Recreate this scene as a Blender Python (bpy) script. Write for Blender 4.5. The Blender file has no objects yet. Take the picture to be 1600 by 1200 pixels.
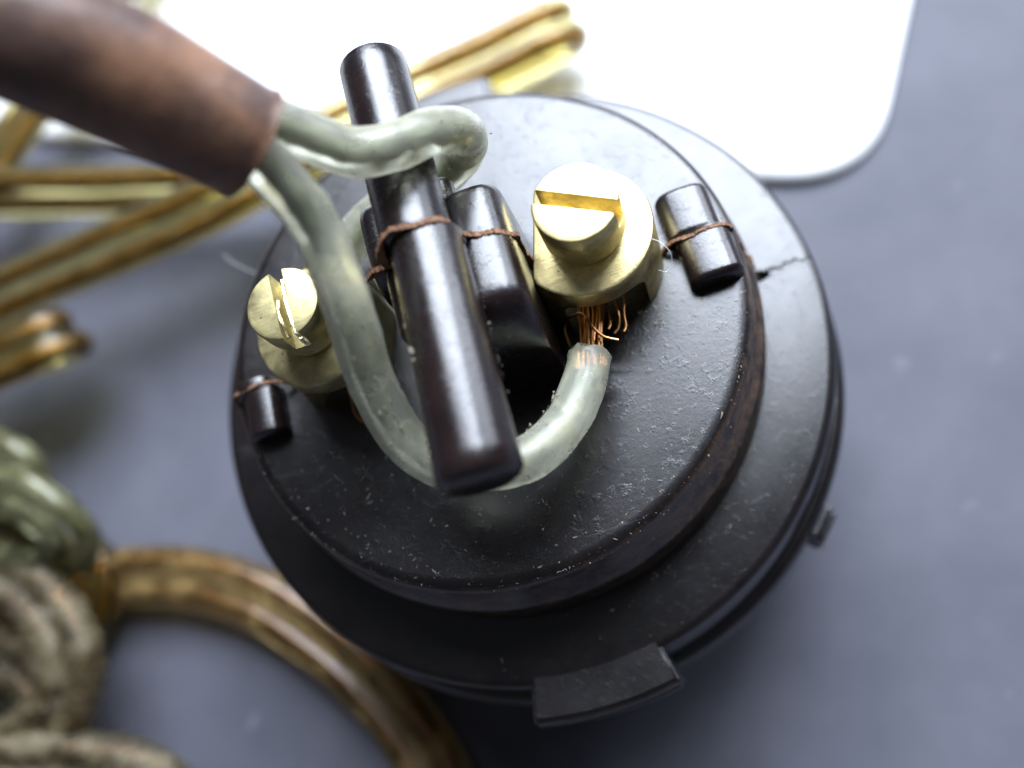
import bpy, bmesh, math, random
from mathutils import Vector, Matrix, noise
random.seed(7)
scene = bpy.context.scene
scene.unit_settings.scale_length = 0.01          # one Blender unit is one centimetre
COL = scene.collection

# ------------------------------------------------------------------ camera
cam_d = bpy.data.cameras.new('camera'); cam = bpy.data.objects.new('camera', cam_d); COL.objects.link(cam)
_R = ((0.936, -0.253, -0.246), (-0.322, -0.898, -0.300), (-0.145, 0.360, -0.922))
r0 = Vector(_R[0]).normalized(); f0 = Vector(_R[2]); f0 = (f0 - r0 * f0.dot(r0)).normalized(); d0 = f0.cross(r0)
M = Matrix((r0, -d0, -f0)).transposed().to_4x4(); M.translation = (0.7604, -2.0533, 4.8902)
cam.matrix_world = M
cam_d.sensor_width = 36; cam_d.lens = 32.54
cam_d.clip_start = 0.05; cam_d.clip_end = 1000
cam_d.dof.use_dof = True; cam_d.dof.focus_distance = 4.22; cam_d.dof.aperture_fstop = 0.205
scene.camera = cam
scene.view_settings.view_transform = 'Standard'; scene.view_settings.look = 'None'
scene.view_settings.gamma = 1; scene.view_settings.exposure = 0
scene.cycles.use_denoising = True
scene.cycles.max_bounces = 12; scene.cycles.transmission_bounces = 10

# ------------------------------------------------------------------ room light
world = bpy.data.worlds.new('World'); scene.world = world; world.use_nodes = True
world.node_tree.nodes['Background'].inputs[0].default_value = (0.80, 0.85, 1.0, 1)
world.node_tree.nodes['Background'].inputs[1].default_value = 0.085

def window(name, direction, dist, sx, sy, radiance, col=(0.79, 0.87, 1.0)):
    l = bpy.data.lights.new(name, 'AREA'); l.shape = 'RECTANGLE'; l.size = sx; l.size_y = sy
    l.energy = radiance * math.pi * sx * sy; l.color = col
    o = bpy.data.objects.new(name, l); COL.objects.link(o)
    d = Vector(direction).normalized(); o.location = d * dist
    o.rotation_euler = (-d).to_track_quat('-Z', 'Y').to_euler()
    return o
window('window_light', (0.25, 0.60, 0.76), 60, 50, 43, 22.0)
window('window_light', (0.86, 0.44, 0.44), 60, 18, 34, 9.0)

# ------------------------------------------------------------------ material tools
def new_mat(name):
    m = bpy.data.materials.new(name); m.use_nodes = True
    nt = m.node_tree; b = nt.nodes['Principled BSDF']
    return m, nt, b
def coords(nt):
    t = nt.nodes.new('ShaderNodeTexCoord'); return t.outputs['Object']
def tex_noise(nt, scale, detail=4, rough=0.55, vec=None, dist=0.0):
    n = nt.nodes.new('ShaderNodeTexNoise'); n.inputs['Scale'].default_value = scale
    n.inputs['Detail'].default_value = detail; n.inputs['Roughness'].default_value = rough
    n.inputs['Distortion'].default_value = dist
    nt.links.new(vec if vec else coords(nt), n.inputs['Vector']); return n.outputs['Fac']
def ramp(nt, fac, stops):
    r = nt.nodes.new('ShaderNodeValToRGB'); e = r.color_ramp.elements
    while len(e) < len(stops): e.new(0.5)
    for k, (p, c) in enumerate(stops):
        e[k].position = p; e[k].color = (c, c, c, 1) if isinstance(c, (int, float)) else (*c, 1)
    nt.links.new(fac, r.inputs[0]); return r.outputs[0]
def mixc(nt, fac, a, b, mode='MIX'):
    m = nt.nodes.new('ShaderNodeMix'); m.data_type = 'RGBA'; m.blend_type = mode
    for sock, v in ((m.inputs[0], fac), (m.inputs[6], a), (m.inputs[7], b)):
        if isinstance(v, (int, float)): sock.default_value = v
        elif isinstance(v, tuple): sock.default_value = (*v, 1)
        else: nt.links.new(v, sock)
    return m.outputs[2]
def math_n(nt, op, a, b):
    m = nt.nodes.new('ShaderNodeMath'); m.operation = op
    for s, v in ((m.inputs[0], a), (m.inputs[1], b)):
        if isinstance(v, (int, float)): s.default_value = v
        else: nt.links.new(v, s)
    return m.outputs[0]
def bump(nt, b, h, strength, dist, prev=None):
    n = nt.nodes.new('ShaderNodeBump'); n.inputs['Strength'].default_value = strength
    n.inputs['Distance'].default_value = dist; nt.links.new(h, n.inputs['Height'])
    if prev: nt.links.new(prev, n.inputs['Normal'])
    nt.links.new(n.outputs[0], b.inputs['Normal']); return n.outputs[0]
def stretched(nt, sc):
    mp = nt.nodes.new('ShaderNodeMapping'); mp.inputs['Scale'].default_value = sc
    nt.links.new(coords(nt), mp.inputs['Vector']); return mp.outputs[0]

def bakelite(name, r_lo, r_hi, dust, bmp, c1=(0.0020, 0.0013, 0.0018), c2=(0.0062, 0.0032, 0.0030), dirt=None):
    """dirt = (r0, r1, amount): brown dirt packed on a wall between two radii"""
    m, nt, b = new_mat(name)
    co = coords(nt)
    base = mixc(nt, ramp(nt, tex_noise(nt, 5, 6), [(0.35, 0), (0.7, 1)]), c1, c2)
    patch = ramp(nt, tex_noise(nt, 1.6, 5, 0.6), [(0.40, 0), (0.62, 1)])
    speck = ramp(nt, tex_noise(nt, 80, 3, 0.7), [(0.62, 0), (0.70, 1)])
    col = mixc(nt, math_n(nt, 'MULTIPLY', math_n(nt, 'MULTIPLY', speck, patch), dust * 0.7), base, (0.075, 0.070, 0.075))
    scr = None
    for ang, th in ((0.4, 0.70), (-0.9, 0.71), (1.5, 0.72)):
        mp = nt.nodes.new('ShaderNodeMapping'); mp.inputs['Rotation'].default_value = (0, 0, ang); mp.inputs['Scale'].default_value = (3.0, 130, 3.0)
        nt.links.new(co, mp.inputs['Vector'])
        q = ramp(nt, tex_noise(nt, 1.0, 2, 0.5, mp.outputs[0]), [(th, 0), (th + 0.03, 1)])
        scr = q if scr is None else math_n(nt, 'MAXIMUM', scr, q)
    col = mixc(nt, math_n(nt, 'MULTIPLY', math_n(nt, 'MULTIPLY', scr, patch), 0.45 * dust), col, (0.10, 0.095, 0.10))
    film = math_n(nt, 'MULTIPLY', ramp(nt, tex_noise(nt, 22, 9, 0.8), [(0.44, 0), (0.75, 1)]), math_n(nt, 'MULTIPLY', patch, dust * 0.06))
    col = mixc(nt, film, col, (0.13, 0.13, 0.15))
    if dirt:
        sep = nt.nodes.new('ShaderNodeSeparateXYZ'); nt.links.new(co, sep.inputs[0])
        rad = math_n(nt, 'SQRT', math_n(nt, 'ADD', math_n(nt, 'MULTIPLY', sep.outputs[0], sep.outputs[0]), math_n(nt, 'MULTIPLY', sep.outputs[1], sep.outputs[1])), 0)
        k = (dirt[1] - dirt[0])
        msk = ramp(nt, math_n(nt, 'DIVIDE', math_n(nt, 'SUBTRACT', rad, dirt[0]), k), [(0.0, 0), (0.25, 1), (0.75, 1), (1.0, 0)] if dirt[1] < 1.6 else [(0, 0), (1, 1)])
        dn = ramp(nt, tex_noise(nt, 9, 9, 0.8), [(0.42, 0), (0.66, 1)])
        dc = mixc(nt, tex_noise(nt, 30, 4), dirt[3], tuple(x * 0.35 for x in dirt[3]))
        col = mixc(nt, math_n(nt, 'MULTIPLY', math_n(nt, 'MULTIPLY', msk, dn), dirt[2]), col, dc)
    nt.links.new(col, b.inputs['Base Color'])
    rg = ramp(nt, tex_noise(nt, 3.5, 8, 0.75), [(0.3, r_lo), (0.7, r_hi)])
    rg = math_n(nt, 'ADD', rg, math_n(nt, 'MULTIPLY', math_n(nt, 'MULTIPLY', math_n(nt, 'MAXIMUM', speck, scr), patch), 0.12 * dust)); nt.links.new(rg, b.inputs['Roughness'])
    b.inputs['IOR'].default_value = 1.66
    p = bump(nt, b, tex_noise(nt, 45, 6, 0.7), bmp, 0.02)
    p = bump(nt, b, ramp(nt, tex_noise(nt, 18, 4, 0.7), [(0.57, 0), (0.66, 1)]), bmp * 1.6, 0.02, p)
    p = bump(nt, b, tex_noise(nt, 170, 3, 0.6), bmp * 1.2, 0.006, p)
    return m
M_DISC = bakelite('bakelite_matt', 0.26, 0.35, 0.28, 0.06, dirt=(1.45, 1.82, 0.12, (0.06, 0.06, 0.065)))
M_RAISED = bakelite('bakelite_worn', 0.25, 0.36, 0.75, 0.065, dirt=(1.345, 1.46, 0.95, (0.20, 0.115, 0.06)))
M_LUG = bakelite('bakelite_plain', 0.27, 0.36, 0.3, 0.06)
M_BAR = bakelite('bakelite_gloss', 0.18, 0.33, 0.8, 0.06, (0.006, 0.0032, 0.0036), (0.013, 0.0065, 0.0058))

def brass_mat(name, col, rough, bmp=0.08):
    m, nt, b = new_mat(name)
    n = tex_noise(nt, 18, 6, 0.7)
    c = mixc(nt, ramp(nt, n, [(0.35, 0), (0.72, 1)]), col, tuple(x * 0.62 for x in col))
    pits = ramp(nt, tex_noise(nt, 60, 2, 0.5), [(0.70, 0), (0.74, 1)])
    c = mixc(nt, pits, c, (0.08, 0.05, 0.02))
    nt.links.new(c, b.inputs['Base Color']); b.inputs['Metallic'].default_value = 1
    nt.links.new(ramp(nt, tex_noise(nt, 10, 5), [(0.3, rough * 0.8), (0.7, rough * 1.4)]), b.inputs['Roughness'])
    s = tex_noise(nt, 60, 4, 0.6, stretched(nt, (0.12, 1.6, 1.0)))
    p = bump(nt, b, s, bmp, 0.02)
    bump(nt, b, tex_noise(nt, 90, 3), bmp * 0.6, 0.01, p)
    return m
M_BRASS = brass_mat('brass', (0.86, 0.72, 0.35), 0.38)
M_BRASS_DULL = brass_mat('brass_tarnished', (0.64, 0.56, 0.29), 0.45)
M_BURR = brass_mat('brass_fresh_burr', (0.95, 0.85, 0.52), 0.25)

def plain(name, col, rough, metal=0.0, var=0.35, nscale=20, bmp=0.15):
    m, nt, b = new_mat(name)
    c = mixc(nt, ramp(nt, tex_noise(nt, nscale, 6, 0.65), [(0.3, 0), (0.7, 1)]), col, tuple(x * var for x in col))
    nt.links.new(c, b.inputs['Base Color']); b.inputs['Roughness'].default_value = rough
    b.inputs['Metallic'].default_value = metal
    if bmp: bump(nt, b, tex_noise(nt, nscale * 3, 4), bmp, 0.02)
    return m
M_COPPER = plain('copper_strand', (0.62, 0.30, 0.12), 0.28, 1.0, 0.55, 9, 0.0)
M_CORE = plain('copper_core_twisted', (0.27, 0.155, 0.055), 0.4, 0.85, 0.45, 6, 0.0)
M_GREEN_CORE = plain('copper_core_green', (0.22, 0.24, 0.15), 0.5, 0.0, 0.5, 4, 0.0)
M_FLASH = plain('torn_mould_flash', (0.42, 0.21, 0.11), 0.8, 0, 0.12, 26, 0.8)
M_GRIT = plain('grit', (0.26, 0.22, 0.165), 0.8, 0, 0.5, 20, 0)
M_DARK = plain('dark_cavity', (0.006, 0.005, 0.005), 0.7, 0, 0.5, 20, 0)
M_FIBRE = plain('white_fibre', (0.75, 0.75, 0.75), 0.6, 0, 0.9, 5, 0)

def clear_pvc(name, col, rough, grime_col, grime, trans, sss=0.0, bumps=0.10):
    m, nt, b = new_mat(name)
    g = ramp(nt, tex_noise(nt, 5, 7, 0.7), [(0.48, 0), (0.68, 1)])
    gm = math_n(nt, 'MULTIPLY', g, grime)
    c = mixc(nt, gm, col, grime_col); nt.links.new(c, b.inputs['Base Color'])
    tr = math_n(nt, 'SUBTRACT', trans, math_n(nt, 'MULTIPLY', gm, trans * 0.6))
    nt.links.new(tr, b.inputs['Transmission Weight'])
    nt.links.new(ramp(nt, tex_noise(nt, 12, 5), [(0.3, rough), (0.7, rough * 1.7)]), b.inputs['Roughness'])
    b.inputs['IOR'].default_value = 1.4
    if sss:
        b.inputs['Subsurface Weight'].default_value = sss; b.inputs['Subsurface Scale'].default_value = 0.08
        b.inputs['Subsurface Radius'].default_value = (1, 1, 0.7)
    p = bump(nt, b, tex_noise(nt, 16, 6, 0.7), bumps, 0.02 if bumps < 0.3 else 0.05)
    return m
M_COND = clear_pvc('cloudy_clear_insulation', (0.90, 0.91, 0.74), 0.23, (0.36, 0.31, 0.13), 0.72, 0.84, bumps=0.05)
M_FLEX = clear_pvc('yellowed_clear_insulation', (1.0, 0.89, 0.40), 0.10, (0.6, 0.48, 0.22), 0.08, 1.0, bumps=0.02)
M_FLEX_BROWN = clear_pvc('browned_clear_insulation', (0.86, 0.60, 0.24), 0.14, (0.30, 0.17, 0.06), 0.6, 0.96, bumps=0.05)
M_FLEX_GREEN = clear_pvc('greenish_clear_insulation', (0.80, 0.82, 0.48), 0.09, (0.30, 0.25, 0.10), 0.5, 0.97, bumps=0.04)
M_BROWN_CORE = plain('brown_copper_core', (0.17, 0.085, 0.03), 0.4, 0.85, 0.45, 6, 0.0)
M_DARK_CORE = plain('verdigris_core', (0.10, 0.085, 0.035), 0.5, 0.3, 0.5, 6, 0.0)
M_FLEX_DIRTY = clear_pvc('grimy_clear_insulation', (0.62, 0.52, 0.30), 0.20, (0.10, 0.075, 0.045), 0.9, 0.95, bumps=0.4)
def sleeve_mat():
    m, nt, b = new_mat('brown_sleeve_rubber')
    c = mixc(nt, ramp(nt, tex_noise(nt, 2.6, 5, 0.6), [(0.38, 0), (0.66, 1)]), (0.085, 0.046, 0.034), (0.31, 0.155, 0.085))
    nt.links.new(c, b.inputs['Base Color']); b.inputs['Roughness'].default_value = 0.48; b.inputs['IOR'].default_value = 1.55
    bump(nt, b, tex_noise(nt, 5, 4), 0.25, 0.06); return m
M_SLEEVE = sleeve_mat()
def table_mat():
    m, nt, b = new_mat('grey_blue_table')
    c = mixc(nt, ramp(nt, tex_noise(nt, 1.1, 6, 0.6), [(0.35, 0), (0.7, 1)]), (0.084, 0.086, 0.106), (0.110, 0.111, 0.134))
    sp = ramp(nt, tex_noise(nt, 3.4, 2, 0.4), [(0.72, 0), (0.82, 1)])
    c = mixc(nt, math_n(nt, 'MULTIPLY', sp, 0.22), c, (0.40, 0.38, 0.42))
    nt.links.new(c, b.inputs['Base Color']); b.inputs['Roughness'].default_value = 0.5; b.inputs['IOR'].default_value = 1.25
    bump(nt, b, tex_noise(nt, 25, 5, 0.7), 0.05, 0.03); return m
M_TABLE = table_mat()
M_TRAY = plain('white_glazed_tray', (0.86, 0.86, 0.86), 0.35, 0, 0.97, 2, 0.0)

# ------------------------------------------------------------------ mesh tools
def link(name, bm, mat, parent=None, smooth=True, sharp=40):
    bmesh.ops.recalc_face_normals(bm, faces=bm.faces)
    me = bpy.data.meshes.new(name); bm.to_mesh(me); bm.free()
    me.materials.append(mat)
    if smooth:
        me.polygons.foreach_set('use_smooth', [True] * len(me.polygons))
        me.set_sharp_from_angle(angle=math.radians(sharp))
    o = bpy.data.objects.new(name, me); COL.objects.link(o)
    if parent is not None:
        o.parent = parent; o.matrix_parent_inverse = Matrix.Translation(-parent.location)
    return o
def tag(o, label=None, cat=None, group=None, kind=None):
    for k, v in (('label', label), ('category', cat), ('group', group), ('kind', kind)):
        if v: o[k] = v
    return o
def empty(name, loc, label, cat, group=None):
    o = bpy.data.objects.new(name, None); COL.objects.link(o); o.location = loc; o.empty_display_size = 0.2
    return tag(o, label, cat, group)
def lathe(prof, n=128, center=(0, 0, 0), wob=0.0):
    bm = bmesh.new(); rings = []
    for r, z in prof:
        ring = []
        for k in range(n):
            a = 2 * math.pi * k / n
            rr = r * (1 + (wob * noise.noise((math.cos(a) * 3, math.sin(a) * 3, z * 4)) if r > 0 else 0))
            ring.append(bm.verts.new((center[0] + rr * math.cos(a), center[1] + rr * math.sin(a), center[2] + z)))
        rings.append(ring)
    for a, b in zip(rings, rings[1:]):
        for k in range(n): bm.faces.new((a[k], a[(k + 1) % n], b[(k + 1) % n], b[k]))
    bm.faces.new(rings[0]); bm.faces.new(rings[-1])
    return bm
def spline(pts, per=8):
    P = [Vector(p) for p in pts]; P = [P[0] * 2 - P[1]] + P + [P[-1] * 2 - P[-2]]
    out = []
    for i in range(1, len(P) - 2):
        p0, p1, p2, p3 = P[i - 1:i + 3]
        for k in range(per):
            t = k / per
            out.append(0.5 * ((2 * p1) + (p2 - p0) * t + (2 * p0 - 5 * p1 + 4 * p2 - p3) * t * t + (3 * p1 - p0 - 3 * p2 + p3) * t ** 3))
    out.append(P[-2]); return out
def frames(path, side):
    T = [(path[min(i + 1, len(path) - 1)] - path[max(i - 1, 0)]).normalized() for i in range(len(path))]
    s = Vector(side); s = (s - T[0] * s.dot(T[0])).normalized(); out = []
    for t in T:
        s = (s - t * s.dot(t)).normalized(); out.append((t, s, t.cross(s)))
    return out
def sweep(bm, path, prof, side=(0, 0, 1), scale=None, cap=True, rough=0.0, twist=0.0, nf=6.0):
    fr = frames(path, side); rings = []; L = len(path)
    for i, (p, (t, s, u)) in enumerate(zip(path, fr)):
        k = scale(i / (L - 1)) if scale else 1.0
        a = twist * i / (L - 1); ca, sa = math.cos(a), math.sin(a); ring = []
        for x, y in prof:
            xx, yy = (x * ca - y * sa) * k, (x * sa + y * ca) * k
            q = p + s * xx + u * yy
            if rough:
                q += (s * xx + u * yy).normalized() * rough * noise.noise(q * nf)
            ring.append(bm.verts.new(q))
        rings.append(ring)
    n = len(prof)
    for a, b in zip(rings, rings[1:]):
        for k in range(n): bm.faces.new((a[k], a[(k + 1) % n], b[(k + 1) % n], b[k]))
    if cap: bm.faces.new(rings[0]); bm.faces.new(rings[-1])
    return rings
def circle(r, n=20, ey=1.0, ox=0.0):
    return [(ox + r * math.cos(2 * math.pi * k / n), r * ey * math.sin(2 * math.pi * k / n)) for k in range(n)]
def tube(path, r, n=16, **kw):
    bm = bmesh.new(); sweep(bm, path, circle(r, n), **kw); return bm
def figure8(r, d, n=14):
    out = []
    a0 = math.radians(38)
    for k in range(n + 1):
        a = -math.pi + a0 + (2 * math.pi - 2 * a0) * k / n; out.append((d + r * math.cos(a), r * math.sin(a)))
    for k in range(n + 1):
        a = a0 + (2 * math.pi - 2 * a0) * k / n; out.append((-d + r * math.cos(a), r * math.sin(a)))
    return out
def rbox(x0, x1, y0, y1, z0, z1, bev, seg=4):
    bm = bmesh.new(); bmesh.ops.create_cube(bm, size=1)
    for v in bm.verts:
        v.co = Vector(((x0 + x1) / 2 + v.co.x * (x1 - x0), (y0 + y1) / 2 + v.co.y * (y1 - y0), (z0 + z1) / 2 + v.co.z * (z1 - z0)))
    if bev: bmesh.ops.bevel(bm, geom=bm.edges[:], offset=bev, segments=seg, profile=0.5, affect='EDGES')
    return bm
def cut(o, cutters):
    """subtract the cutters from o, then throw the cutters away"""
    for c in cutters:
        md = o.modifiers.new('cut', 'BOOLEAN'); md.operation = 'DIFFERENCE'; md.object = c; md.solver = 'EXACT'
    dg = bpy.context.evaluated_depsgraph_get()
    me = bpy.data.meshes.new_from_object(o.evaluated_get(dg)); old = o.data
    o.modifiers.clear(); o.data = me; me.name = o.name
    me.materials.clear(); me.materials.append(old.materials[0])
    me.polygons.foreach_set('material_index', [0] * len(me.polygons))
    me.polygons.foreach_set('use_smooth', [True] * len(me.polygons))
    me.set_sharp_from_angle(angle=math.radians(40))
    bpy.data.meshes.remove(old)
    for c in cutters:
        m = c.data; bpy.data.objects.remove(c); bpy.data.meshes.remove(m)
def yprism(prof, y0, y1, n=24, fn=None):
    """closed profile in x,z carried along y; fn(t) -> (dx, dz, scale)"""
    bm = bmesh.new(); rings = []
    for i in range(n + 1):
        t = i / n; dx, dz, k, yy = fn(t) if fn else (0, 0, 1, None)
        y = y0 + (y1 - y0) * t if yy is None else yy
        rings.append([bm.verts.new((dx + x * k, y, dz + z * k)) for x, z in prof])
    m = len(prof)
    for a, b in zip(rings, rings[1:]):
        for k in range(m): bm.faces.new((a[k], a[(k + 1) % m], b[(k + 1) % m], b[k]))
    bm.faces.new(rings[0]); bm.faces.new(rings[-1]); return bm

TABLE = -2.0
# ------------------------------------------------------------------ table
bm = bmesh.new(); bmesh.ops.create_grid(bm, x_segments=8, y_segments=8, size=45)
for v in bm.verts: v.co.z = TABLE
tag(link('table_top', bm, M_TABLE, smooth=False), kind='structure')

# ------------------------------------------------------------------ white tray
def tray():
    c0 = Vector((2.83, 1.19)); ex = Vector((-6.22, 3.19)).normalized(); ey = Vector((0.46, 0.75)).normalized()
    W, H, rad = 16.0, 12.0, 0.75
    corners = [c0, c0 + ex * W, c0 + ex * W + ey * H, c0 + ey * H]
    cr = (corners[1] - corners[0]).x * (corners[2] - corners[1]).y - (corners[1] - corners[0]).y * (corners[2] - corners[1]).x
    outline = []
    for i in range(4):
        p, a, b = corners[i], corners[i - 1], corners[(i + 1) % 4]
        p1 = p + (a - p).normalized() * rad; p2 = p + (b - p).normalized() * rad
        for k in range(13):
            t = k / 12; outline.append((p1 * (1 - t) ** 2 + p * 2 * t * (1 - t) + p2 * t * t))
    cen = sum(outline, Vector((0, 0))) / len(outline)
    bm = bmesh.new(); rings = []
    prof = [(0.22, 0.0), (0.07, 0.008), (0.015, 0.025), (0.0, 0.045), (0.015, 0.068), (0.06, 0.095), (0.16, 0.11)]
    for ins, z in prof:
        rings.append([bm.verts.new((*(p - (p - cen).normalized() * ins), TABLE + 0.004 + z)) for p in outline])
    n = len(outline)
    for a, b in zip(rings, rings[1:]):
        for k in range(n): bm.faces.new((a[k], a[(k + 1) % n], b[(k + 1) % n], b[k]))
    bm.faces.new(rings[0]); bm.faces.new(rings[-1])
    tag(link('white_tray', bm, M_TRAY), 'glossy white slab with rounded corner lying on the table behind the brown plug', 'tray')
tray()

# ------------------------------------------------------------------ bakelite plug
plug = empty('bakelite_plug', (0, 0, TABLE), 'round dark brown bakelite electrical plug with two brass screw terminals and raised cord bar', 'plug')
link('base_skirt', lathe([(1.55, -2.0), (1.60, -1.96), (1.62, -1.1), (1.86, -1.06), (1.885, -1.02), (1.893, -0.60), (1.884, -0.545), (1.862, -0.512), (1.83, -0.50), (1.5, -0.5)], 144, wob=0.003), M_DISC, plug)
flange = link('flange', lathe([(1.45, -0.497), (1.826, -0.497), (1.812, -0.46), (1.806, -0.06), (1.798, -0.028), (1.782, -0.009), (1.755, 0.0), (1.3, 0.0)], 160, wob=0.0025), M_DISC, plug)
def crack_path(x0, x1, n, amp):
    return [Vector((x0 + (x1 - x0) * i / n, amp * (noise.noise((i * 0.9, 3.1, 0.2)) + 0.5 * noise.noise((i * 2.3, 1.1, 0.7))), 0)) for i in range(n + 1)]
def groove(x0, x1, w0, w1, depth, z, amp=0.03, y=0.0):
    pts = crack_path(x0, x1, 14, amp); bm = bmesh.new(); rows = []
    for i, p in enumerate(pts):
        w = (w0 + (w1 - w0) * i / 14) * (0.7 + 0.6 * random.random())
        rows.append([bm.verts.new((p.x, p.y + y + a, z + b)) for a, b in ((-w, 0.05), (w, 0.05), (w * 0.4, -depth), (-w * 0.4, -depth))])
    for a, b in zip(rows, rows[1:]):
        for k in range(4): bm.faces.new((a[k], a[(k + 1) % 4], b[(k + 1) % 4], b[k]))
    bm.faces.new(rows[0]); bm.faces.new(rows[-1]); return link('cutter', bm, M_DARK, smooth=False)
def chip(cx, cy, z, rx, ry, depth):
    bm = bmesh.new(); bmesh.ops.create_icosphere(bm, subdivisions=2, radius=1)
    for v in bm.verts:
        k = 1 + 0.3 * noise.noise(v.co * 2.0 + Vector((cx, 0, 0)))
        v.co = Vector((cx + v.co.x * rx * k, cy + v.co.y * ry * k, z + v.co.z * depth * k))
    return link('cutter', bm, M_DARK, smooth=False)
cut(flange, [groove(1.44, 1.85, 0.016, 0.008, 0.05, 0.0), groove(-1.85, -1.44, 0.006, 0.012, 0.025, 0.0), chip(1.485, -0.015, 0.0, 0.065, 0.035, 0.08)])

raised = link('raised_disc', lathe([(1.30, -0.05), (1.447, -0.05), (1.447, 0.03), (1.438, 0.30), (1.425, 0.34), (1.400, 0.37), (1.374, 0.60), (1.362, 0.632), (1.340, 0.648), (1.30, 0.652), (0.3, 0.646)], 160, wob=0.003), M_RAISED, plug)
cut(raised, [groove(1.02, 1.39, 0.012, 0.010, 0.02, 0.65, 0.02), groove(-1.39, -1.1, 0.010, 0.010, 0.02, 0.65, 0.02), chip(1.43, 0.0, 0.2, 0.05, 0.04, 0.16)])

# lugs round the edge
def lug(a0, a1, r0, r1, z0, z1):
    bm = bmesh.new(); rows = []
    for i in range(9):
        a = math.radians(a0 + (a1 - a0) * i / 8); c, s = math.cos(a), math.sin(a)
        rr = r1
        rows.append([bm.verts.new((r * c, r * s, z)) for r, z in ((r0, z0), (rr, z0), (rr, z1 - 0.03), (rr - 0.03, z1), (r0, z1))])
    for a, b in zip(rows, rows[1:]):
        for k in range(5): bm.faces.new((a[k], a[(k + 1) % 5], b[(k + 1) % 5], b[k]))
    bm.faces.new(rows[0]); bm.faces.new(rows[-1])
    bmesh.ops.recalc_face_normals(bm, faces=bm.faces)
    bmesh.ops.bevel(bm, geom=[e for e in bm.edges if len(e.link_faces) == 2 and e.calc_face_angle(0) > 0.6], offset=0.02, segments=3, affect='EDGES')
    return bm
link('lug', lug(-101, -78.2, 1.735, 2.0, -0.34, 0.0015), M_LUG, plug)
link('lug', lug(79, 101, 1.735, 2.0, -0.34, 0.0015), M_LUG, plug)
link('rim_stop', lug(-46.5, -40.5, 1.80, 1.97, -0.95, -0.58), M_DISC, plug)
link('rim_stop', lug(133.5, 139.5, 1.80, 1.97, -0.95, -0.58), M_DISC, plug)

# side bosses, half in each moulded half
def boss(sgn, y1=0.265):
    prof = []
    hw = 0.136 if sgn > 0 else 0.105
    for k in range(13):
        a = math.pi * k / 12; prof.append((sgn * 1.198 + hw * math.copysign(abs(math.cos(a)) ** 0.55, math.cos(a)), 0.63 + 0.145 * math.sin(a) ** 0.6))
    prof += [(sgn * 1.198 - hw, 0.5), (sgn * 1.198 + hw, 0.5)]
    cx, cz = sgn * 1.198, 0.62
    def fn(t):
        y = -0.265 + (0.265 + y1) * t; off = -0.022 if y > 0 else 0.008
        e = min(t, 1 - t); k = 1 - 0.22 * max(0, 1 - e / 0.06) ** 2
        return (off + cx * (1 - k), cz * (1 - k) + (0.008 if y > 0 else 0), k, y)
    return yprism(prof, -0.265, y1, 40, fn)
link('side_boss', boss(1), M_BAR, plug); link('side_boss', boss(-1, 0.07), M_BAR, plug)

# pedestal under the bar, with a rounded hump each side, staggered
link('pedestal', rbox(-0.20, 0.20, -0.36, 0.36, 0.60, 1.45, 0.05), M_BAR, plug)
def hump(sgn, yb=0.29):
    x0, x1 = 0.06, (0.388 if sgn > 0 else 0.275)
    prof = [(x1 - (x1 - x0) / 2 + (x1 - x0) / 2 * math.copysign(abs(math.cos(a)) ** 0.6, math.cos(a)), 1.30 + 0.155 * math.sin(a) ** 0.9) for a in [math.pi * k / 14 for k in range(15)]]
    prof += [(x0, 0.60), (x1 + 0.01, 0.60)]
    prof = [(sgn * x, z) for x, z in prof]
    ya = -0.46
    def fn(t):
        y = ya + (yb - ya) * t
        e = (y - ya); k = 1.0
        q = max(0.0, 1 - e / 0.20); dz = -0.19 * q ** 2.4
        q2 = max(0.0, 1 - (yb - y) / 0.07); dz -= 0.06 * q2 ** 2
        k = 1 - 0.10 * q2 ** 2 - 0.10 * q ** 3
        return (sgn * 0.26 * (1 - k), 0.6 * (1 - k) + dz, k, y * sgn)
    return yprism(prof, ya, yb, 40, fn)
link('hump', hump(1), M_BAR, plug); link('hump', hump(-1, 0.04), M_BAR, plug)

def cord_bar():
    n = 28; prof = [(math.cos(2 * math.pi * k / n), math.sin(2 * math.pi * k / n)) for k in range(n)]
    ys = [-1.095, -1.093, -1.08, -1.06] + [-1.06 + 1.045 * k / 16 for k in range(1, 17)] + [-0.008, 0.008] + [0.018 + 0.935 * k / 16 for k in range(17)] + [0.965, 0.985, 0.995]
    bm = bmesh.new(); rings = []
    for y in ys:
        near = y < 0
        if near: cx, cz, r = 0.020 + 0.025 * (1 + y), 1.548 + 0.004 * y, 0.158 - 0.016 * y
        else: cx, cz, r = 0.012, 1.553 - 0.006 * y, 0.157 + 0.002 * y
        if y < -1.06: r -= 0.040 * ((-1.06 - y) / 0.035) ** 1.6
        if y > 0.95: r -= 0.045 * ((y - 0.95) / 0.045) ** 1.8
        rings.append([bm.verts.new((cx + r * x, y, cz + r * z * 1.0)) for x, z in prof])
    for a, b in zip(rings, rings[1:]):
        for k in range(n): bm.faces.new((a[k], a[(k + 1) % n], b[(k + 1) % n], b[k]))
    bm.faces.new(rings[0]); bm.faces.new(rings[-1]); return bm
link('cord_bar', cord_bar(), M_BAR, plug)

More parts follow.
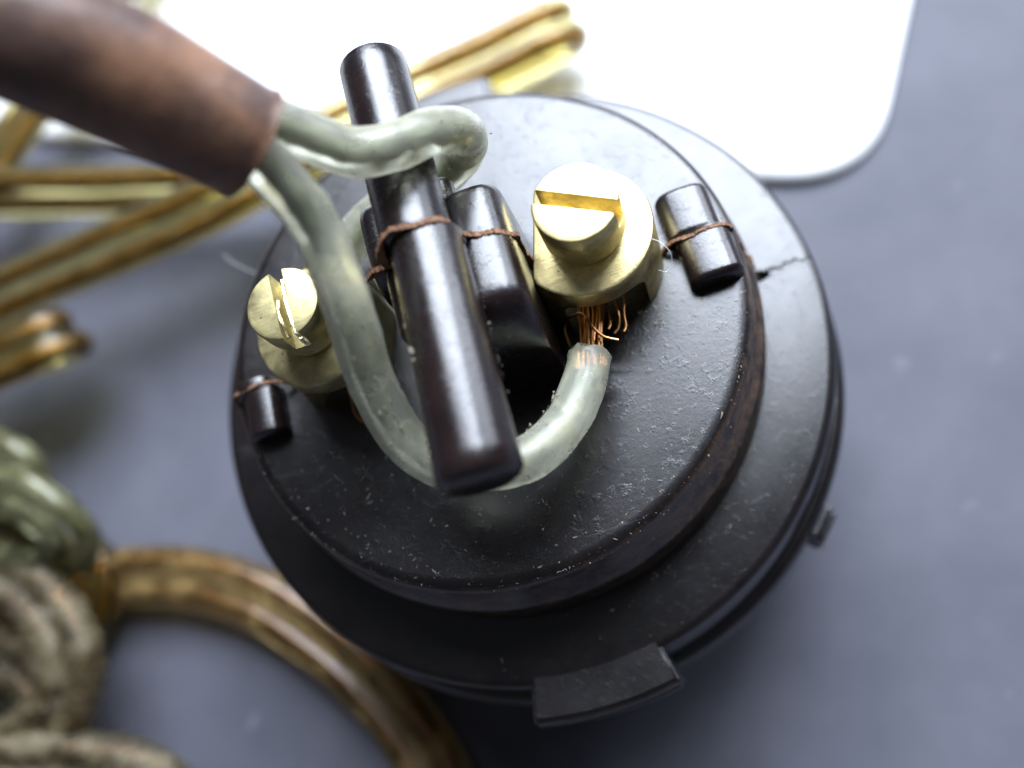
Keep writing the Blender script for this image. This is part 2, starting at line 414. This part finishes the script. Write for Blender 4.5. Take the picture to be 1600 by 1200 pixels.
# torn orange-brown flash of the mould joint running over the bar, humps and bosses
def flash(pts, w, h, jag):
    P = spline(pts, 16); bm = bmesh.new(); rows = []; L = len(P)
    for i, p in enumerate(P):
        t = (P[min(i + 1, L - 1)] - P[max(i - 1, 0)]).normalized(); nrm = Vector((-t.z, 0, t.x))
        if nrm.z < -0.2: nrm = -nrm
        k = 0.35 + 1.3 * abs(noise.noise((p.x * 11, p.z * 11, 2.0))) + random.random() * 0.25
        y = jag * noise.noise((p.x * 6, p.z * 6, 5.0)) + random.uniform(-0.002, 0.002); lean = 0.35 * random.random()
        e = p + nrm * h * k
        rows.append([bm.verts.new(p - nrm * 0.012 + Vector((0, y - w * k, 0))), bm.verts.new(e + Vector((0, y - w * 0.9 - h * lean, 0))),
                     bm.verts.new(e + Vector((0, y + w * 0.5 * random.random(), 0))), bm.verts.new(p - nrm * 0.012 + Vector((0, y + w * k, 0)))])
    for a, b in zip(rows, rows[1:]):
        for k in range(4): bm.faces.new((a[k], a[(k + 1) % 4], b[(k + 1) % 4], b[k]))
    bm.faces.new(rows[0]); bm.faces.new(rows[-1]); return bm
def fl(pts, w=0.016, h=0.022, jag=0.03):
    o = link('mould_flash', flash([(x, 0, z) for x, z in pts], w, h, jag), M_FLASH, plug, sharp=20); return o
fl([(-0.385, 1.1), (-0.37, 1.36), (-0.26, 1.44), (-0.16, 1.47), (-0.14, 1.60), (-0.10, 1.67), (0.0, 1.712), (0.08, 1.695), (0.14, 1.655), (0.18, 1.56), (0.21, 1.46), (0.26, 1.445), (0.33, 1.43), (0.385, 1.33), (0.39, 1.20), (0.392, 0.95), (0.392, 0.68)], 0.017, 0.022)
fl([(1.005, 0.66), (1.03, 0.71), (1.08, 0.76), (1.18, 0.776), (1.28, 0.768), (1.335, 0.73), (1.36, 0.64), (1.40, 0.42)], 0.012, 0.010)
fl([(-1.40, 0.45), (-1.36, 0.64), (-1.33, 0.74), (-1.27, 0.77), (-1.18, 0.776), (-1.09, 0.76), (-1.02, 0.68)], 0.011, 0.009)
fl([(1.425, 0.30), (1.445, 0.12), (1.455, 0.04)], 0.03, 0.03)

# brass terminals
def terminal(cx, cy, rb, sx, sy, sgn, block_mat, screw_mat, slot_deg, head_lo, neck_r, head_r):
    n = 64; bm = bmesh.new(); rings = []
    for r, z in ((rb - 0.03, 0.64), (rb, 0.66), (rb, 1.075), (rb - 0.006, 1.094), (rb - 0.018, 1.10)):
        ring = []
        for k in range(n):
            a = 2 * math.pi * k / n; x, y = r * math.cos(a), r * math.sin(a)
            e = (-0.963 * x + 0.27 * y) * sgn - (0.232 - (rb - r) * 0.6)
            if e > 0: x += 0.963 * e * sgn; y -= 0.27 * e * sgn
            ring.append(bm.verts.new((cx + x, cy + y, z)))
        rings.append(ring)
    for a, b in zip(rings, rings[1:]):
        for k in range(n): bm.faces.new((a[k], a[(k + 1) % n], b[(k + 1) % n], b[k]))
    bm.faces.new(rings[0]); bm.faces.new(rings[-1])
    blk = link('terminal_block', bm, block_mat, plug)
    cut(blk, [link('cutter', rbox(cx - 0.20, cx + 0.20, -0.6, 0.6, 0.5, 0.975, 0.09, 5), M_DARK)])
    prof = [(neck_r * 0.7, 0.95), (neck_r, 0.97), (neck_r, 1.12), (neck_r + 0.006, 1.135), (neck_r - 0.004, 1.15), (neck_r, head_lo - 0.012), (head_r - 0.01, head_lo), (head_r, head_lo + 0.012), (head_r + 0.001, 1.385), (head_r - 0.006, 1.398), (head_r - 0.02, 1.402)]
    sc = link('terminal_screw', lathe(prof, 64, (sx, sy, 0), 0.006), screw_mat, None)
    c, s_ = math.cos(math.radians(slot_deg)), math.sin(math.radians(slot_deg))
    cb = rbox(-0.3, 0.3, -0.034, 0.034, 1.27, 1.6, 0)
    for v in cb.verts: v.co = Vector((sx + v.co.x * c - v.co.y * s_, sy + v.co.x * s_ + v.co.y * c, v.co.z))
    cut(sc, [link('cutter', cb, M_DARK)])
    sc.parent = blk
    return blk, sc
tR, sR = terminal(0.67, 0.035, 0.332, 0.686, 0.012, 1, M_BRASS, M_BRASS, -30, 1.16, 0.165, 0.192)
tL, sL = terminal(-0.68, 0.055, 0.316, -0.702, 0.045, -1, M_BRASS_DULL, M_BRASS_DULL, 92, 1.255, 0.155, 0.178)
sR['label'] = 'bright polished brass screw driven close to its block'
sL['label'] = 'dull brass screw standing proud with a chewed slot'
tR['label'] = 'bright brass terminal block'; tL['label'] = 'dull brass terminal block half hidden by the wire'
def burr(pts, r):
    P = spline(pts, 3); bm = bmesh.new(); rows = []
    for i, p in enumerate(P):
        w = r * (0.9 + 0.5 * noise.noise((i * 0.55, r * 90, 0))); h = r * (0.55 + 0.8 * noise.noise((i * 0.7, 4, r * 70))) 
        rows.append([bm.verts.new(p + Vector(q)) for q in ((-w, 0, -0.004), (-w * 0.4, 0, h), (w * 0.5, 0, h * 0.7), (w, 0, -0.004), (0, 0, -r))])
    for a, b in zip(rows, rows[1:]):
        for k in range(5): bm.faces.new((a[k], a[(k + 1) % 5], b[(k + 1) % 5], b[k]))
    bm.faces.new(rows[0]); bm.faces.new(rows[-1]); return bm
link('slot_burr', burr([(-0.686, 0.17, 1.375), (-0.684, 0.10, 1.39), (-0.680, 0.02, 1.392), (-0.672, -0.07, 1.392), (-0.662, -0.12, 1.385), (-0.645, -0.155, 1.375), (-0.630, -0.18, 1.36)], 0.016), M_BURR, sL, sharp=50)
link('slot_burr', burr([(-0.730, 0.08, 1.375), (-0.728, 0.0, 1.392), (-0.720, -0.07, 1.388), (-0.712, -0.12, 1.375)], 0.009), M_BURR, sL, sharp=50)

# ------------------------------------------------------------------ sleeved lead: brown sleeve, two conductors
lead = empty('sleeved_lead', (-2.6, 1.0, TABLE), 'lead with a dark brown sleeve splitting into two cloudy clear wires screwed into the plug', 'wire')
condA = [(-0.95, 0.55, 3.02), (-0.62, 0.38, 2.72), (-0.46, 0.28, 2.46), (-0.36, 0.19, 2.25), (-0.31, 0.10, 2.09), (-0.285, -0.02, 1.90), (-0.29, -0.28, 1.74), (-0.35, -0.50, 1.46), (-0.33, -0.71, 1.25), (-0.20, -0.86, 1.17), (-0.02, -0.92, 1.14), (0.16, -0.915, 1.09), (0.33, -0.79, 0.99), (0.45, -0.62, 0.91), (0.515, -0.48, 0.86)]
condB = [(-0.95, 0.66, 3.04), (-0.64, 0.52, 2.72), (-0.45, 0.43, 2.42), (-0.32, 0.37, 2.19), (-0.20, 0.33, 2.02), (-0.08, 0.29, 1.89), (0.07, 0.30, 1.82), (0.20, 0.36, 1.74), (0.295, 0.43, 1.60), (0.315, 0.53, 1.40), (0.25, 0.59, 1.20), (0.12, 0.62, 1.06), (-0.10, 0.64, 0.98), (-0.34, 0.62, 0.92), (-0.52, 0.52, 0.87), (-0.63, 0.38, 0.84)]
def conductor(pts):
    P = spline(pts, 8); bm = tube(P, 0.102, 22, side=(0.3, 0.9, 0.2), rough=0.006, nf=9.0)
    bm.verts.ensure_lookup_table()
    d = (P[-1] - P[-2]).normalized()
    for v in bm.verts[-22:]: v.co += d * random.uniform(-0.022, 0.014) + (v.co - P[-1]) * random.uniform(0, 0.06)
    o = link('conductor', bm, M_COND, lead, sharp=60)
    link('wire_core', tube(P[2:-1], 0.034, 10, side=(0.3, 0.9, 0.2), rough=0.012, nf=14.0), M_GREEN_CORE, o)
    return o
cA = conductor(condA); cB = conductor(condB)
# ragged cut end and fluff on the right wire
def strand(p, r, par, name='copper_strand'):
    return link(name, tube(spline(p, 6), r, 8, side=(0.31, 0.2, 0.9)), M_COPPER, par)
for k in range(26):
    a = random.uniform(0, 6.28); q = 0.055 * math.sqrt(random.random()); b = random.uniform(-0.02, 0.03)
    ox, oz = q * math.cos(a), q * math.sin(a)
    strand([(0.50 + ox, -0.55, 0.88 + oz), (0.525 + ox, -0.46, 0.855 + oz), (0.545 + ox + b * 0.3, -0.37, 0.825 + oz), (0.57 + ox * 1.1 + b, -0.26, 0.80 + oz), (0.60 + ox + b, -0.10, 0.79 + oz)], 0.0072, cA)
for x, y0, z0, lean in ((0.665, -0.36, 0.82, 0.03), (0.705, -0.40, 0.84, 0.05), (0.73, -0.41, 0.85, 0.03)):
    strand([(x - lean, y0, z0), (x - lean * 0.4, y0 + 0.03, z0 - 0.01), (x, y0 + 0.10, z0 - 0.01), (x + 0.02 + random.uniform(-0.03, 0.03), -0.18, 0.83)], 0.0072, cA)
strand([(0.43, -0.34, 0.72), (0.435, -0.27, 0.78), (0.47, -0.25, 0.84), (0.53, -0.265, 0.89), (0.555, -0.30, 0.91), (0.57, -0.35, 0.90), (0.605, -0.41, 0.88), (0.665, -0.445, 0.86)], 0.0072, cA)
for k in range(3):
    x = -0.72 + 0.03 * k
    strand([(-0.66 + 0.01 * k, 0.30, 0.83), (-0.67 + 0.008 * k, 0.1, 0.78), (x, -0.20, 0.70), (x - 0.02 + 0.03 * random.random(), -0.30 - 0.03 * random.random(), 0.675), (x + 0.07, -0.36, 0.665)], 0.009, cB)

slv = [(-7.2, 1.6, -1.72), (-5.6, 1.9, -0.4), (-4.0, 1.8, 1.4), (-2.6, 1.35, 2.75), (-1.7, 0.95, 3.2), (-1.15, 0.65, 3.16), (-0.81, 0.44, 2.91), (-0.612, 0.34, 2.69), (-0.482, 0.272, 2.488), (-0.388, 0.225, 2.332), (-0.345, 0.203, 2.258)]
P = spline(slv, 10)
def sl_scale(t): return (1.12 if t < 0.55 else 1.12 - 0.15 * ((t - 0.55) / 0.45) ** 1.2) + (0.06 * ((t - 0.94) / 0.06) ** 2 if t > 0.94 else 0)
bm = bmesh.new()
rings = sweep(bm, P, circle(0.212, 28, 0.86), side=(0.2, 0.9, 0.3), scale=sl_scale, cap=False, rough=0.02, nf=3.0)
# turn the wall inwards at the mouth so that the sleeve is a tube
fr = frames(P, (0.2, 0.9, 0.3)); inner = []
for j in (len(P) - 1, len(P) - 4, len(P) - 10):
    inner.append([bm.verts.new(P[j] + (v.co - P[j]) * 0.86) for v in rings[j]])
n = 28
for a, b in ((rings[-1], inner[0]), (inner[0], inner[1]), (inner[1], inner[2])):
    for k in range(n): bm.faces.new((a[k], a[(k + 1) % n], b[(k + 1) % n], b[k]))
bm.faces.new(inner[2])
link('sleeve', bm, M_SLEEVE, lead)

# ------------------------------------------------------------------ coil of twin flex
coil = empty('coiled_flex', (-4.2, 1.5, TABLE), 'old yellowed clear twin flex with copper cores coiled left of and behind the plug', 'cable')
def flex(pts, side, dirty=False, green=False, brown=False, twist=0.0, label=None, rough=0.003):
    P = spline(pts, 8); r, d = (0.108, 0.100) if green else (0.128, 0.118)
    bm = bmesh.new(); sweep(bm, P, figure8(r, d), side=side, rough=rough, twist=twist, nf=15.0 if dirty else 5.0)
    o = link('flex_run', bm, M_FLEX_DIRTY if dirty else M_FLEX_GREEN if green else M_FLEX_BROWN if brown else M_FLEX, coil, sharp=70)
    if label: o['label'] = label
    fr = frames(P, side)
    for s in (-1, 1):
        Q = []
        for i, (p, (t, sv, u)) in enumerate(zip(P, fr)):
            a = twist * i / (len(P) - 1); Q.append(p + (sv * math.cos(a) + u * math.sin(a)) * d * s)
        link('copper_core', tube(Q, 0.053, 10, side=side, rough=0.002, nf=10.0), M_DARK_CORE if green else M_BROWN_CORE if brown else M_CORE, o)
    return o
flex([(-7.31, 2.64, -1.3), (-5.31, 2.5, -1.2), (-4.28, 2.61, -1.15), (-3.1, 2.62, -1.1), (-2.37, 2.66, -1.1), (-1.95, 2.71, -1.1), (-1.54, 2.85, -1.15), (-0.96, 3.03, -1.25), (-0.27, 3.15, -1.32), (0.36, 3.2, -1.34), (0.82, 3.25, -1.34), (1.0, 3.29, -1.40), (1.04, 3.33, -1.50), (0.98, 3.36, -1.58), (0.75, 3.36, -1.61), (0.3, 3.32, -1.61), (-0.2, 3.26, -1.60)], (0, 1, 0.25), label='flex folded back on itself over the white slab')
flex([(-7.52, 5.01, -1.35), (-5.43, 4.25, -1.35), (-4.37, 3.85, -1.35), (-3.23, 3.42, -1.4), (-2.09, 3.04, -1.45), (-1.45, 2.96, -1.5), (-0.97, 2.93, -1.55), (-0.42, 2.9, -1.58), (0.1, 2.86, -1.6), (0.34, 2.7, -1.6), (0.5, 2.35, -1.62)], (0, 0.6, 0.8), twist=0.5)
flex([(-6.21, 2.07, -1.1), (-4.98, 1.96, -1.05), (-4.23, 1.95, -1.05), (-3.95, 1.97, -1.05), (-3.78, 2.01, -1.10), (-3.73, 2.06, -1.2), (-3.80, 2.12, -1.32), (-4.05, 2.14, -1.36), (-4.49, 2.16, -1.36), (-5.28, 2.2, -1.36)], (0, 1, 0.1))
flex([(-5.2, 0.92, -1.0), (-4.51, 0.86, -.9), (-4.2, 0.78, -.85), (-3.93, 0.62, -.85), (-3.76, 0.42, -.9), (-3.71, 0.27, -1.03), (-3.84, 0.18, -1.17), (-4.15, 0.2, -1.24), (-4.48, 0.35, -1.24), (-4.95, 0.45, -1.22)], (0.25, 0.95, 0.3), green=True, label='greenish loop of flex curling over')
flex([(-5.4, 1.41, -1.2), (-4.72, 1.34, -1.15), (-4.37, 1.16, -1.15), (-4.24, 1.0, -1.2), (-4.32, 0.86, -1.35), (-4.59, 0.8, -1.45), (-5.07, 0.91, -1.5)], (0.3, 1, 0.3), green=True)
flex([(-5.97, 0.91, -1.5), (-4.95, 0.52, -1.35), (-4.36, 0.14, -1.2), (-4.01, -0.24, -1.15), (-3.91, -0.6, -1.2), (-4.08, -0.88, -1.3), (-4.45, -1.02, -1.4), (-5.05, -1.06, -1.5), (-5.85, -0.91, -1.6)], (0.4, 0.9, 0.0), dirty=True, rough=0.030, label='grime-caked loop of flex')
flex([(-5.77, -0.91, -1.3), (-4.98, -1.08, -1.3), (-4.37, -1.24, -1.35), (-3.88, -1.39, -1.4), (-3.57, -1.56, -1.45), (-3.41, -1.82, -1.55), (-3.46, -2.18, -1.7)], (0.1, 1, 0.2), dirty=True, rough=0.03)
flex([(-5.24, 0.08, -1.80), (-4.6, 0.12, -1.78), (-4.18, 0.09, -1.77), (-3.69, 0.02, -1.76), (-3.16, -0.16, -1.76), (-2.68, -0.45, -1.76), (-2.25, -0.87, -1.76), (-1.91, -1.31, -1.76), (-1.68, -1.71, -1.76), (-1.54, -2.13, -1.76), (-1.58, -2.53, -1.76), (-1.69, -2.98, -1.76), (-2.1, -3.5, -1.76)], (0.1, 1.0, 0.45), brown=True, twist=-0.5, label='browned flex curving along the table under the plug edge')
flex([(-2.6, 6.4, -1.6), (-3.21, 5.53, -1.4), (-3.57, 5.1, -1.35), (-3.88, 4.77, -1.35), (-4.27, 4.37, -1.35), (-4.65, 3.98, -1.35), (-5.28, 3.55, -1.4), (-6.25, 3.27, -1.5)], (0.7, -0.7, 0.1))

flex([(-6.4, 0.1, -1.8), (-5.2, -0.15, -1.72), (-4.75, -0.35, -1.6), (-4.45, -0.65, -1.55), (-4.6, -0.95, -1.6), (-5.3, -1.2, -1.7), (-6.4, -1.3, -1.8)], (0.4, 0.9, 0.1), dirty=True, rough=0.03)
flex([(-6.3, 0.95, -1.8), (-5.0, 0.80, -1.78), (-4.5, 0.62, -1.74), (-4.15, 0.33, -1.72), (-4.05, 0.0, -1.74), (-4.3, -0.25, -1.76), (-5.0, -0.35, -1.78), (-6.2, -0.35, -1.8)], (0.3, 0.95, 0.1))

# ------------------------------------------------------------------ dust, grit and a fibre
def grit():
    bm = bmesh.new()
    def bit(x, y, z, r, long=1.0):
        a = random.uniform(0, 6.28); res = bmesh.ops.create_icosphere(bm, subdivisions=1, radius=r)
        rot = Matrix.Rotation(a, 3, 'Z')
        for v in res['verts']:
            k = 1 + random.uniform(-0.6, 0.5)
            v.co = rot @ Vector((v.co.x * long * k, v.co.y * 0.8 * k, v.co.z * 0.45 * k)) + Vector((x, y, z))
    k = 0
    def size(): return 0.0016 + 0.0045 * random.random() ** 4
    while k < 520:
        a = random.uniform(-2.9, 0.5); r = 1.34 * math.sqrt(random.random()); x, y = r * math.cos(a), r * math.sin(a)
        if abs(x) < 0.42 and y > -0.45: continue
        c = noise.noise((x * 2.2, y * 2.2, 1)) + 0.6 * noise.noise((x * 6, y * 6, 4))
        if random.random() > 0.10 + max(0, c) * 1.6 + 0.35 * (r > 1.27): continue
        bit(x, y, 0.652, size(), random.choice((1, 1, 1.3, 3.5))); k += 1
    for k in range(200):
        a = random.uniform(-1.9, 0.3); r = random.choice((random.uniform(1.47, 1.76), random.uniform(1.455, 1.50))); bit(r * math.cos(a), r * math.sin(a), 0.002, size() * 1.2, random.choice((1, 1.4, 2)))
    for k in range(320):
        a = random.uniform(-1.6, 0.1) if k % 3 else random.uniform(-2.9, -1.6); z = 0.37 + 0.27 * random.random(); r = 1.402 - (z - 0.37) * 0.13; bit(r * math.cos(a), r * math.sin(a), z, size() * 0.85)
    for k in range(90):                          # dusty arris of the raised disc
        a = random.uniform(-3.1, -0.2); bit(1.352 * math.cos(a), 1.352 * math.sin(a), 0.646, size() * 0.55, 2.5)
    def on_wire(pts, n, spread, side):           # crusts of dirt stuck on the clear wires
        Q = spline(pts, 6)
        for _ in range(n):
            q = random.choice(Q); d = Vector((random.gauss(0, 1), random.gauss(0, 1), random.gauss(0, 1))) * 0.45 + Vector(side); d.normalize()
            bit(*(q + d * 0.108), 0.002 + 0.007 * random.random() ** 3, random.choice((1, 1.6)))
    on_wire([(-0.33, -0.40, 1.60), (-0.35, -0.52, 1.44), (-0.34, -0.66, 1.30)], 80, 1, (0.3, -0.4, 1.0))
    on_wire([(0.14, -0.92, 1.09), (0.24, -0.86, 1.04), (0.33, -0.79, 0.99), (0.40, -0.69, 0.95)], 90, 1, (-0.7, 0.3, 0.9))
    on_wire([(0.21, 0.36, 1.74), (0.32, 0.43, 1.60), (0.345, 0.53, 1.40)], 24, 1, (0.8, -0.4, 0.5))
    fl = [(-4.95, 0.52, -1.35), (-4.36, 0.14, -1.2), (-4.01, -0.24, -1.15), (-3.91, -0.6, -1.2), (-4.08, -0.88, -1.3), (-4.45, -1.02, -1.4)]
    Q = spline(fl, 10)
    for _ in range(110):                         # crumbs stuck to the grimy loop of flex
        q = random.choice(Q); d = Vector((random.gauss(0.3, 1), random.gauss(0, 1), random.gauss(0.4, 1))).normalized()
        bit(*(q + Vector((d.x * 0.21, d.y * 0.21, d.z * 0.12))), 0.009 + 0.022 * random.random() ** 2, random.choice((1, 1.6)))
    bit(-0.098, -0.52, 1.652, 0.010, 1.9); bit(-0.100, -0.555, 1.650, 0.007, 1.5); bit(-0.105, -0.40, 1.648, 0.004, 4)
    for k in range(60):                          # crumbs where the bar meets the humps and along its flanks
        y = random.uniform(-0.75, -0.05); bit(0.19 + 0.012 * random.random(), y, 1.452 + 0.01 * random.random(), size() * 0.8, random.choice((1, 2)))
    for k in range(26):
        bit(0.80 + random.uniform(-0.12, 0.14), -0.30 + random.uniform(-0.05, 0.06), 0.655, size() * 1.8)
    o = link('grit_specks', bm, M_GRIT); tag(o, 'pale specks of dust and grit scattered over the dark brown bakelite plug', 'dust', kind='stuff')
grit()
tag(link('thread_fibre', tube(spline([(-1.44, 1.12, 0.38), (-1.40, 1.06, 0.36), (-1.32, 0.97, 0.37), (-1.22, 0.86, 0.46), (-1.14, 0.74, 0.655)], 6), 0.0013, 6, side=(0, 0, 1)), M_FIBRE), 'fine white thread sticking out beside the dull brass screw', 'fibre')
tag(link('thread_fibre', tube(spline([(0.955, -0.13, 1.10), (0.985, -0.17, 1.115), (1.01, -0.215, 1.09), (1.005, -0.25, 1.05), (0.97, -0.275, 1.03), (0.94, -0.27, 1.06)], 6), 0.0014, 6, side=(0, 0, 1)), M_FIBRE), 'tiny curled fibre stuck to the side of the bright brass block', 'fibre')
